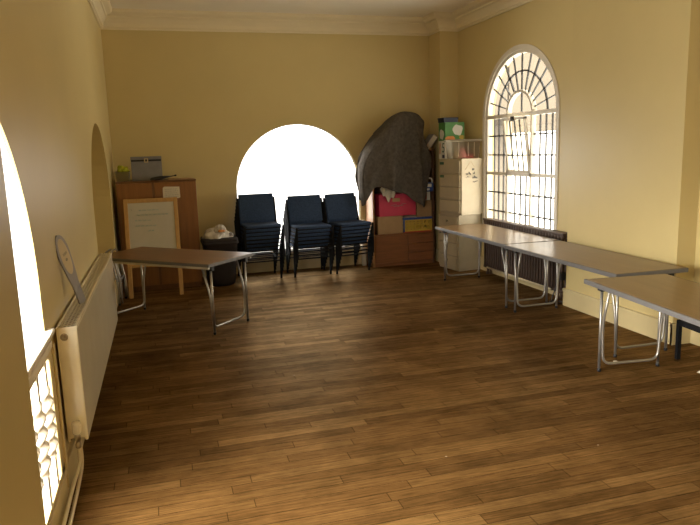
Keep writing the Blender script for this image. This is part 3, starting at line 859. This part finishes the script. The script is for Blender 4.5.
# brown box at the right
t, w, d, h = carton('cardboard_box', 'brown cardboard box standing on the yellow crate next to the cream cabinet', CARD, (3.685, 9.14, .715), (3.925, 9.42, .96))
MB().box((-w / 2 - .001, -.02, h - .002), (w / 2 + .001, .02, h + .002)).build('tape', BEIGEC, t)
# cloth spilling over pink box
P = []
for i in range(15):
    v = i / 14; row = []
    for j in range(15):
        s = j / 14
        row.append((3.10 + .235 * s + .01 * math.sin(9 * v), 9.105 - .012 * abs(math.sin(s * 9 + v * 4)) - .01 * v, 1.20 - v * (.06 + .15 * math.sin(PI * min(1, s * .98)) + .03 * math.sin(s * 17)) ))
    P.append(row)
o = MB().grid(P).build('white_cloth', CLOTH); tag(o, 'white cloth hanging out from under the blanket over the pink box', 'cloth')
o.modifiers.new('thickness', 'SOLIDIFY').thickness = .004
# clutter at the right end of the bookcase
t = thing('nappy_pack', 'blue and white plastic pack lying beside the blanket edge', 'pack', (3.845, 9.10, 1.095), math.radians(-10))
mb = MB(); mb.box((-.075, -.05, 0), (.085, .16, .135), bev=.03, seg=3, smooth=True); mb.build('body', BLUEP, t)
mb = MB(); mb.box((-.06, -.053, .07), (.05, -.046, .12), bev=.004); mb.box((-.03, -.054, .02), (.02, -.047, .05), bev=.004); mb.build('white_panel', WHITEP, t)
mb = MB(); mb.tube(fillet([(-.06, 0, .12), (-.06, 0, .20), (.07, 0, .20), (.07, 0, .12)], .05), .010); mb.build('carry_handle', WHITEP, t)
t, w, d, h = carton('small_carton', 'small red and white carton under the blue pack', WHITEP, (3.79, 9.13, .964), (3.90, 9.36, 1.09))
MB().box((-w / 2 - .001, -d / 2 - .002, .01), (-.002, -d / 2 + .004, h - .01)).build('red_panel', REDP, t)
mb = MB().grid(crumple(.10, .09, .13, 21)); o = mb.build('green_bundle', DGREEN); o.location = (3.835, 9.23, 1.477); tag(o, 'dark green bundle on the upper shelf beside the blanket', 'bundle')
t = thing('grey_folder', 'grey folder sticking out at an angle near the bookcase top', 'folder', (3.845, 9.16, 1.72))
Mf = Matrix.Rotation(math.radians(38), 4, 'Y')
MB().box((-.035, 0, 0), (.055, .19, .26), bev=.004, M=Mf).build('cover', GREY, t)
MB().box((-.025, -.003, .01), (.045, .19, .25), M=Mf).build('pages', PAPER, t)

# pale roll standing between the stacks and the bookcase
t = thing('paper_roll', 'cream paper roll standing behind the chairs against the bookcase side', 'roll', (2.90, 9.36, 0))
mb = MB(); mb.lathe([(.034, 0), (.036, .004), (.036, .69), (.034, .695)], n=20); mb.build('roll', PAPER, t)

# ------------------------------------------------------------------ cream drawer cabinets
def cabinet(label, W, D, Hh, loc, rot, nd, knob, labels):
    t = thing('drawer_cabinet', label, 'cabinet', loc, rot, 'cream drawer cabinets stacked in the corner')
    # local: front faces -Y, width along X
    MB().box((-W / 2, .012, 0), (W / 2, D, Hh), bev=.004).build('body', CABM, t)
    dh = (Hh - .05) / nd
    for k in range(nd):
        z0 = .025 + k * dh
        d = MB().box((-W / 2 + .02, -.012, z0 + .006), (W / 2 - .02, .016, z0 + dh - .006), bev=.004).build('drawer', CABM, t)
        if knob:
            mb = MB(); mb.lathe([(.008, 0), (.008, .012), (.017, .018), (.017, .026), (.006, .030)], n=16, M=T(.0, -.012, z0 + dh * .62) @ Matrix.Rotation(PI / 2, 4, 'X')); mb.build('knob', STEEL, d)
        else:
            MB().box((-W / 2 + .03, -.020, z0 + .012), (W / 2 - .03, -.010, z0 + .024), bev=.003).build('pull_lip', CABM, d)
        if labels and k >= nd - 2:
            MB().box((-W / 2 + .035, -.016, z0 + dh - .055), (-W / 2 + .125, -.010, z0 + dh - .018)).build('label_holder', GREENL, d)
    return t
# lower cabinet: front runs from (3.95,8.96) to (4.02,8.40)
ang = math.atan2(8.40 - 8.965, 4.015 - 3.945)
lc = cabinet('lower cream drawer cabinet with round knobs standing on the floor', .52, .385, .80, (3.923, 8.538, 0), math.radians(-83), 4, True, False)
o = MB().tube([(0, 0, 0), (.05, -.10, .008), (.10, -.20, .012)], [.012, .014, .008]).build('black_handle', BLACKPL)
o.location = (0, 0, 0); o.parent = lc; o.matrix_local = T(-.21, -.012, .52) @ Matrix.Rotation(PI / 2.2, 4, 'Z')
uc = cabinet('upper cream drawer cabinet with green label holders and black marks on its side', .50, .385, .78, (3.913, 8.4545, .801), math.radians(-78), 4, False, True)
# black marks on the side facing the camera (local +X side)
rnd = random.Random(4)
W2 = .50 / 2
def mark(y, z, w, h): mb.box((W2 - .001, y, z), (W2 + .003, y + w, z + h), bev=.0012)
for (y, z, n, hh) in ((.085, .56, 4, .035), (.085, .52, 3, .012), (.195, .615, 2, .028), (.205, .565, 2, .03), (.20, .50, 4, .038), (.205, .455, 4, .02)):
    mb = MB()
    for k in range(n):
        mark(y + k * .023, z + rnd.uniform(-.006, .006), rnd.uniform(.010, .02), hh * rnd.uniform(.5, 1.1))
    mb.build('black_mark', BLACKINK, uc)
mb = MB(); mb.tube([(W2 + .001, .07, .63), (W2 + .001, .17, .745), (W2 + .001, .23, .66)], .002, n=5); mb.build('scratch', CARD, uc)

# carton with the big 5 and lid box
t = thing('nappy_carton', 'green carton with white and red print behind the clear tub', 'carton', (4.035, 8.66, 1.582), 0)
w, d, h = .30, .22, .505
MB().box((-w / 2, -d / 2, .25), (w / 2, d / 2, h), bev=.004).build('body', GREENP, t)
MB().box((-w / 2, -d / 2, 0), (w / 2, d / 2, .252), bev=.004).build('lower_panel', WHITEP, t)
def blob(rx, rz, cx, cz, n=26, seed=1, k=.12):
    rnd = random.Random(seed); ph = [rnd.uniform(0, 6) for _ in range(3)]
    return [(cx + rx * math.cos(a) * (1 + k * math.sin(3 * a + ph[0])), cz + rz * math.sin(a) * (1 + k * math.sin(4 * a + ph[1]))) for a in [2 * PI * q / n for q in range(n)]]
# the wide face that shows most: local +X is the camera-right face after turning, local -Y is the front
mb = MB(); mb.prism(blob(.075, .075, .045, .395, seed=2), .003, M=T(0, -d / 2 - .002, 0)); mb.build('white_shape', WHITEP, t)
mb = MB(); mb.prism(blob(.075, .03, -.07, .285, seed=5), .003, M=T(0, -d / 2 - .003, 0)); mb.build('red_swoosh', ORANGEP, t)
mb = MB(); mb.prism(blob(.035, .03, .105, .295, seed=6), .003, M=T(0, -d / 2 - .0025, 0)); mb.build('yellow_swoosh', YELP, t)
MS = T(-w / 2, 0, 0) @ Matrix.Rotation(-PI / 2, 4, 'Z')
mb = MB(); mb.prism(blob(.07, .07, .0, .34, seed=8), .003, M=MS @ T(0, -.003, 0)); mb.build('side_white_shape', WHITEP, t)
mb = MB(); mb.prism([(-.075, .07), (-.05, .07), (-.045, .21), (-.06, .235), (-.075, .21)], .003, M=MS @ T(0, -.003, 0)); mb.build('red_figure', ORANGEP, t)
fc = bpy.data.curves.new('size_number', 'FONT'); fc.body = '5'; fc.size = .19; fc.extrude = .001; fc.align_x = 'CENTER'; fc.materials.append(GREENL)
fo = bpy.data.objects.new('size_number', fc); COL.objects.link(fo); fo.parent = t
bpy.context.view_layer.update(); fm = bpy.data.meshes.new_from_object(fo.evaluated_get(bpy.context.evaluated_depsgraph_get())); bpy.data.objects.remove(fo)
fo = bpy.data.objects.new('size_number', fm); COL.objects.link(fo); fo.parent = t
fo.matrix_local = MS @ T(.055, -.002, .09) @ Matrix.Rotation(PI / 2, 4, 'X')
MB().prism([(.02, .01), (.09, .01), (.09, .055), (.02, .055)], .003, M=MS @ T(0, -.003, 0)).build('navy_panel', NAVYP, t)
t = thing('lid_box', 'flat dark navy box on top of the green carton', 'box', (4.0, 8.66, 2.088), 0)
MB().box((-.125, -.10, 0), (.09, .11, .055), bev=.004).build('body', NAVYP, t)
MB().box((-.13, -.105, .045), (.095, .115, .066), bev=.004).build('lid', NAVYP, t)
# clear tub
t = thing('clear_storage_tub', 'clear plastic storage tub on top of the cream cabinets', 'tub', (4.08, 8.385, 1.582), math.radians(-3))
w, d, h = .22, .115, .25
mb = MB(); P = []
for z, k in ((.002, .90), (.02, .92), (h - .02, 1.0), (h, 1.0)):
    ring = rrect(w * k, d * k, .03, 4); P.append([(x, y, z) for x, y in ring + ring[:1]])
mb.grid(P); mb.faces([[(x, y, .002) for x, y in rrect(w * .9, d * .9, .03, 4)]]); mb.build('body', frosted_mat('milky_clear_plastic', (.86, .84, .78), .72), t)
mb = MB(); P = []
for z, k in ((h - .018, 1.03), (h - .018, 1.10), (h + .006, 1.10), (h + .012, 1.06), (h + .012, .4)):
    ring = rrect(w * k, d * k, .03, 4); P.append([(x, y, z) for x, y in ring + ring[:1]])
mb.grid(P); mb.faces([[(x, y, h + .012) for x, y in rrect(w * .4, d * .4, .03, 4)]]); mb.build('lid', frosted_mat('milky_lid', (.8, .78, .72), .35), t)
mb = MB()
for x in (-.11, 0.03, .12): mb.box((x - .006, -d * .99 - .002, .03), (x + .006, -d * .98 + .002, h - .03))
mb.build('moulded_rib', frosted_mat('milky_rib', (.85, .82, .76), .4), t)
for nm, m, (x, y), r, lab in (('pink_bundle', PINKC, (-.02, .0), (.07, .07, .13), 'folded pink cloth inside the clear tub'), ('beige_bundle', BEIGEC, (-.11, 0), (.045, .07, .09), 'beige cloth at the left inside the clear tub'),
                         ('red_bundle', REDP, (.085, -.02), (.06, .055, .05), 'low red bundle at the right inside the clear tub')):
    o = MB().grid(crumple(r[0], r[1], r[2], int(r[0] * 1000))).build(nm, m); a = math.radians(-3)
    o.location = (4.08 + x * math.cos(a) - y * math.sin(a), 8.385 + x * math.sin(a) + y * math.cos(a), 1.588); tag(o, lab, 'cloth')

# ------------------------------------------------------------------ radiators
t = thing('panel_radiator', 'long white panel radiator with top grille on the left wall', 'radiator', (0, 0, 0))
X0, X1, Y0, Y1, Z0, Z1 = -.585, -.482, 3.60, 6.34, .235, .875
MB().box((X1 - .018, Y0 + .004, Z0), (X1, Y1 - .004, Z1 - .012), bev=.006).build('front_panel', RAD, t)
MB().box((X0, Y0 + .004, Z0), (X0 + .014, Y1 - .004, Z1 - .012), bev=.004).build('rear_panel', RAD, t)
for y0, y1 in ((Y0, Y0 + .008), (Y1 - .008, Y1)):
    MB().box((X0, y0, Z0 + .02), (X1 - .002, y1, Z1), bev=.003).build('end_panel', RAD, t)
mb = MB()
zt = Z1 + .001
mb.box((X0, Y0, Z1 - .008), (X0 + .014, Y1, zt), bev=.002); mb.box((X1 - .014, Y0, Z1 - .008), (X1, Y1, zt), bev=.002)
y = Y0
while y < Y1 - .001:
    mb.box((X0 + .012, y, Z1 - .0012), (X1 - .012, y + .013, zt)); y += .036
for k in range(1, 4):
    x = X0 + .014 + (X1 - X0 - .028) * k / 4; mb.box((x - .0035, Y0, Z1 - .0012), (x + .0035, Y1, zt))
mb.build('top_grille', RAD, t)
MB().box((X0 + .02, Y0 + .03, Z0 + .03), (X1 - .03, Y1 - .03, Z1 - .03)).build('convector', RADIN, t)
mb = MB(); mb.lathe([(.020, 0), (.020, .004), (.014, .006), (.012, .003), (.006, .003), (.006, .010)], n=16, M=T(-.548, Y0, Z1 - .052) @ Matrix.Rotation(PI / 2, 4, 'X')); mb.build('bleed_plug', STEEL, t)
vx, vy = -.530, Y0 - .035
mb = MB(); mb.lathe([(.012, .29), (.020, .295), (.024, .305), (.024, .35), (.021, .362), (.010, .366)], n=16, M=T(vx, vy, 0)); 
for k in range(10):
    a = 2 * PI * k / 10; mb.box((-.002, .022, .305), (.002, .026, .35), M=T(vx, vy, 0) @ RZ(a))
mb.build('thermostat_head', RAD, t)
mb = MB(); mb.lathe([(.013, .215), (.015, .218), (.015, .24), (.011, .245), (.011, .26), (.016, .262), (.016, .285), (.012, .292)], n=12, M=T(vx, vy, 0)); mb.tube([(vx, vy, .262), (vx, Y0 + .02, .262)], .011); mb.build('valve_body', STEEL, t)
mb = MB(); mb.tube(fillet([(vx, vy, .22), (vx, vy, .13), (vx - .025, vy - .16, .07), (vx - .028, vy - .45, .055), (vx - .028, 1.60, .05)], .06), .0095); mb.build('supply_pipe', PIPE, t)
mb = MB(); mb.tube(fillet([(vx, Y0 + .03, .24), (vx + .004, Y0 + .02, .10), (vx - .01, Y0 - .12, .03), (vx - .01, Y0 - .5, .022), (vx - .01, 1.60, .022)], .06), .0095); mb.build('return_pipe', PIPE, t)
mb = MB()
for yy in (Y0 + .4, (Y0 + Y1) / 2, Y1 - .4): mb.box((XL - .002, yy - .02, .3), (X0 + .003, yy + .02, .8))
mb.build('wall_bracket', STEEL, t)

# paddle leaning on the wall above the radiator
t = thing('paddle', 'blue-grey paddle with cream oval face leaning on the wall above the radiator', 'paddle', (-.512, 4.19, Z1 + .002))
tip = Vector((-.592, 4.00, 1.318)) - Vector((-.512, 4.19, Z1 + .002))
Lp = tip.length; dz = tip.normalized(); nrm = Vector((1, -.55, 0)); nrm = (nrm - dz * nrm.dot(dz)).normalized(); wd = nrm.cross(dz).normalized()
Mp = Matrix((( wd.x, nrm.x, dz.x, 0), (wd.y, nrm.y, dz.y, 0), (wd.z, nrm.z, dz.z, 0), (0, 0, 0, 1)))
def paddle_outline(k=1.0, z0=0, n=40):
    L_ = []; R_ = []
    for i in range(n + 1):
        z = Lp * i / n; t_ = z / Lp
        hw = .030
        if t_ > .30:
            q = (t_ - .30) / .70; hw = .030 + .024 * math.sin(min(1, q * 1.25) * PI / 2) 
            if q > .62: hw *= math.sqrt(max(0, 1 - ((q - .62) / .38) ** 2))
        R_.append((hw, z)); L_.append((-hw, z))
    return R_[:-1] + [(0, Lp)] + L_[:-1][::-1]
mb = MB(); mb.prism(paddle_outline(), .010, M=Mp @ T(0, -.005, 0)); mb.build('blade', PADDLE, t)
mb = MB(); mb.prism([(.038 * math.cos(a), Lp * .70 + Lp * .25 * math.sin(a)) for a in [2 * PI * k / 36 for k in range(36)]], .0015, M=Mp @ T(0, .0045, 0)); mb.build('oval_face', CREAMP, t)
mb = MB(); mb.prism([(.010 * math.cos(a), Lp * .66 + .010 * math.sin(a)) for a in [2 * PI * k / 14 for k in range(14)]], .001, M=Mp @ T(0, .0056, 0))
for k in range(5): mb.prism([(-.022 + k * .008, Lp * .72), (-.018 + k * .008, Lp * .72), (-.016 + k * .008, Lp * .755), (-.021 + k * .008, Lp * .755)], .001, M=Mp @ T(0, .0056, 0))
mb.build('printed_marks', INK, t)

# old brown column radiator beneath the right window
t = thing('column_radiator', 'old brown column radiator under the leaded window behind the tables', 'radiator', (4.272, 0, 0))
y0, y1, zt = 6.20, 8.06, .755
mb = MB(); n = 31
for k in range(n):
    y = y0 + .03 + (y1 - y0 - .06) * k / (n - 1)
    for x in (-.030, .024):
        mb.tube([(x, y, .11), (x, y, .16), (x, y, zt - .06), (x, y, zt - .01)], [.018, .0145, .0145, .018], n=8)
    mb.box((-.044, y - .026, zt - .055), (.038, y + .026, zt - .008), bev=.012, seg=2, smooth=True); mb.box((-.044, y - .026, .085), (.038, y + .026, .125), bev=.012, seg=2, smooth=True)
mb.build('columns', BROWNRAD, t)
MB().box((-.05, y0 - .01, zt - .012), (.062, y1 + .01, zt + .012), bev=.006).build('top_shelf', BROWNRAD, t)
for y in (y0 + .10, y1 - .10):
    mb = MB(); mb.tube([(-.02, y, .10), (-.02, y, .05), (-.026, y, 0)], [.018, .015, .024]); mb.tube([(.02, y, .10), (.02, y, .05), (.026, y, 0)], [.018, .015, .024]); mb.build('foot', BROWNRAD, t)
mb = MB(); mb.tube([(-.062, y1 - .15, .105), (-.062, y0 + .18, .105)], .012); mb.build('front_pipe', PIPE, t)
mb = MB(); mb.tube(fillet([(-.01, y0 + .02, .105), (-.01, y0 - .06, .105), (-.01, y0 - .06, 0)], .03), .011); mb.lathe([(.014, .12), (.024, .13), (.024, .19), (.012, .2)], n=12, M=T(-.01, y0 - .06, 0)); mb.build('valve', BROWNRAD, t)
t = thing('cable', 'dark loose cable curled on the floor at the end of the brown radiator', 'cable', (4.13, 6.13, 0))
mb = MB(); pts = [(.06, .02, .30), (.03, .0, .28), (-.02, .02, .15), (-.05, .03, .03), (-.02, -.04, .007), (.05, -.02, .007), (.06, .05, .007), (-.03, .09, .007), (-.07, .02, .007)]
mb.tube(spline([tuple(p) for p in pts], 8), .006, n=8); mb.build('wire', BLACKPL, t)
mb = MB(); mb.box((.03, -.01, .255), (.095, .045, .345), bev=.008); mb.build('plug', BLACKPL, t)

# black steel frame standing behind the nearest table
t = thing('steel_trestle', 'low black steel trestle half hidden behind the nearest table', 'trestle', (3.915, 4.13, 0), math.radians(-6))
for x, y in ((0, 0), (0, -.95), (.42, 0), (.42, -.95)):
    MB().box((x - .016, y - .016, 0), (x + .016, y + .016, .315), bev=.002).build('leg', FRAMEB, t)
mb = MB()
for x in (0, .42): mb.box((x - .016, -.966, .285), (x + .016, .016, .325), bev=.002)
mb.build('side_rail', FRAMEB, t)
mb = MB()
for y in (0, -.95): mb.box((-.016, y - .014, .287), (.436, y + .014, .322), bev=.002)
mb.build('end_rail', FRAMEB, t)
# scraps on the floor
mb = MB(); mb.grid(crumple(.05, .035, .012, 31)); o = mb.build('paper_scrap', PAPER); o.location = (3.86, 3.80, 0); tag(o, 'white paper scrap on the floor at the right edge', 'paper')
mb = MB(); mb.grid(crumple(.02, .016, .006, 33)); o = mb.build('paper_scrap', PAPER); o.location = (3.42, 4.255, 0); tag(o, 'small torn white scrap on the floor between the steel table legs', 'paper')

# ------------------------------------------------------------------ light
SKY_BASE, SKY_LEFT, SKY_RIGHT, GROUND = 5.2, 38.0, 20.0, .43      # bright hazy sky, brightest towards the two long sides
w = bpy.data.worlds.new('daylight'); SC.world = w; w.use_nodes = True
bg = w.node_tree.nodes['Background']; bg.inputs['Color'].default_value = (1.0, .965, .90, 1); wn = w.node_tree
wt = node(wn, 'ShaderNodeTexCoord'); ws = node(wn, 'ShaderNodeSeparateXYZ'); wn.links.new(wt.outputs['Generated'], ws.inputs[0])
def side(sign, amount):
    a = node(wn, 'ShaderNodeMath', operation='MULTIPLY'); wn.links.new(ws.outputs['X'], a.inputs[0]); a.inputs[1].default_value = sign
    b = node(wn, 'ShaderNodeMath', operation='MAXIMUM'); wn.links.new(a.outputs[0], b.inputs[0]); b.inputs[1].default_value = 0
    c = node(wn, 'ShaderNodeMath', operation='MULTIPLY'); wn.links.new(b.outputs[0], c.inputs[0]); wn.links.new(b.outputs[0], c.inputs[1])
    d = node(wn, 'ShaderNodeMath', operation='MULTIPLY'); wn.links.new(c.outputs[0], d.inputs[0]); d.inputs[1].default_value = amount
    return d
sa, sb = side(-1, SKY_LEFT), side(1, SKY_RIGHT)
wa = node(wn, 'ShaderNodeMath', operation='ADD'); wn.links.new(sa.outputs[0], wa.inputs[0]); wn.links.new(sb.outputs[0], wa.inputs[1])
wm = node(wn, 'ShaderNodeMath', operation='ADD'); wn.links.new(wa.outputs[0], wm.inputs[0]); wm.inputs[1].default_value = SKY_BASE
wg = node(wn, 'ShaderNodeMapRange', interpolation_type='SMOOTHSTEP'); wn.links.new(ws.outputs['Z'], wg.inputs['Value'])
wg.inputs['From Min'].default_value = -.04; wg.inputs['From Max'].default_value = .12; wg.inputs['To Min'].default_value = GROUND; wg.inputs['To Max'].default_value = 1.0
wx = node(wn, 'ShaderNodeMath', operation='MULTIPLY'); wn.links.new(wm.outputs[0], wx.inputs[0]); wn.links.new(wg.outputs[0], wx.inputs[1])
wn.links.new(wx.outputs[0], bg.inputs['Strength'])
def portal(name, loc, direction, sx, sy):
    l = bpy.data.lights.new(name, 'AREA'); l.shape = 'RECTANGLE'; l.size = sx; l.size_y = sy; l.cycles.is_portal = True
    o = bpy.data.objects.new(name, l); COL.objects.link(o); o.location = loc
    o.rotation_euler = Vector(direction).to_track_quat('-Z', 'Z').to_euler()
    return o
portal('portal_back', (1.972, YB + .09, 1.22), (0, -1, 0), 1.9, 1.9)
portal('portal_right', (XR + .13, 7.40, 1.76), (-1, 0, 0), 1.75, 2.35)
portal('portal_near', (XL - .03, 2.45, 1.11), (1, 0, 0), 1.9, 1.95)

# ------------------------------------------------------------------ camera
cam = bpy.data.cameras.new('camera'); cam.sensor_width = 36; cam.lens = 650 / 700 * 36; cam.clip_start = .05
co = bpy.data.objects.new('camera', cam); COL.objects.link(co); SC.camera = co
yaw, pitch, roll = map(math.radians, (15.94, -9.845, -1.735))
fwd = Vector((math.sin(yaw) * math.cos(pitch), math.cos(yaw) * math.cos(pitch), math.sin(pitch)))
right = Vector((math.cos(yaw), -math.sin(yaw), 0)); up = right.cross(fwd)
r2 = right * math.cos(roll) + up * math.sin(roll); u2 = -right * math.sin(roll) + up * math.cos(roll)
co.matrix_world = Matrix(((r2.x, u2.x, -fwd.x, 0), (r2.y, u2.y, -fwd.y, 0), (r2.z, u2.z, -fwd.z, 1.75), (0, 0, 0, 1)))

SC.view_settings.view_transform = 'Standard'; SC.view_settings.look = 'None'
SC.view_settings.exposure = 0.42; SC.view_settings.gamma = 1.0; SC.view_settings.use_curve_mapping = False
SC.cycles.max_bounces = 12; SC.cycles.diffuse_bounces = 6; SC.cycles.transparent_max_bounces = 12
SC.cycles.sample_clamp_indirect = 6.0; SC.cycles.use_denoising = True
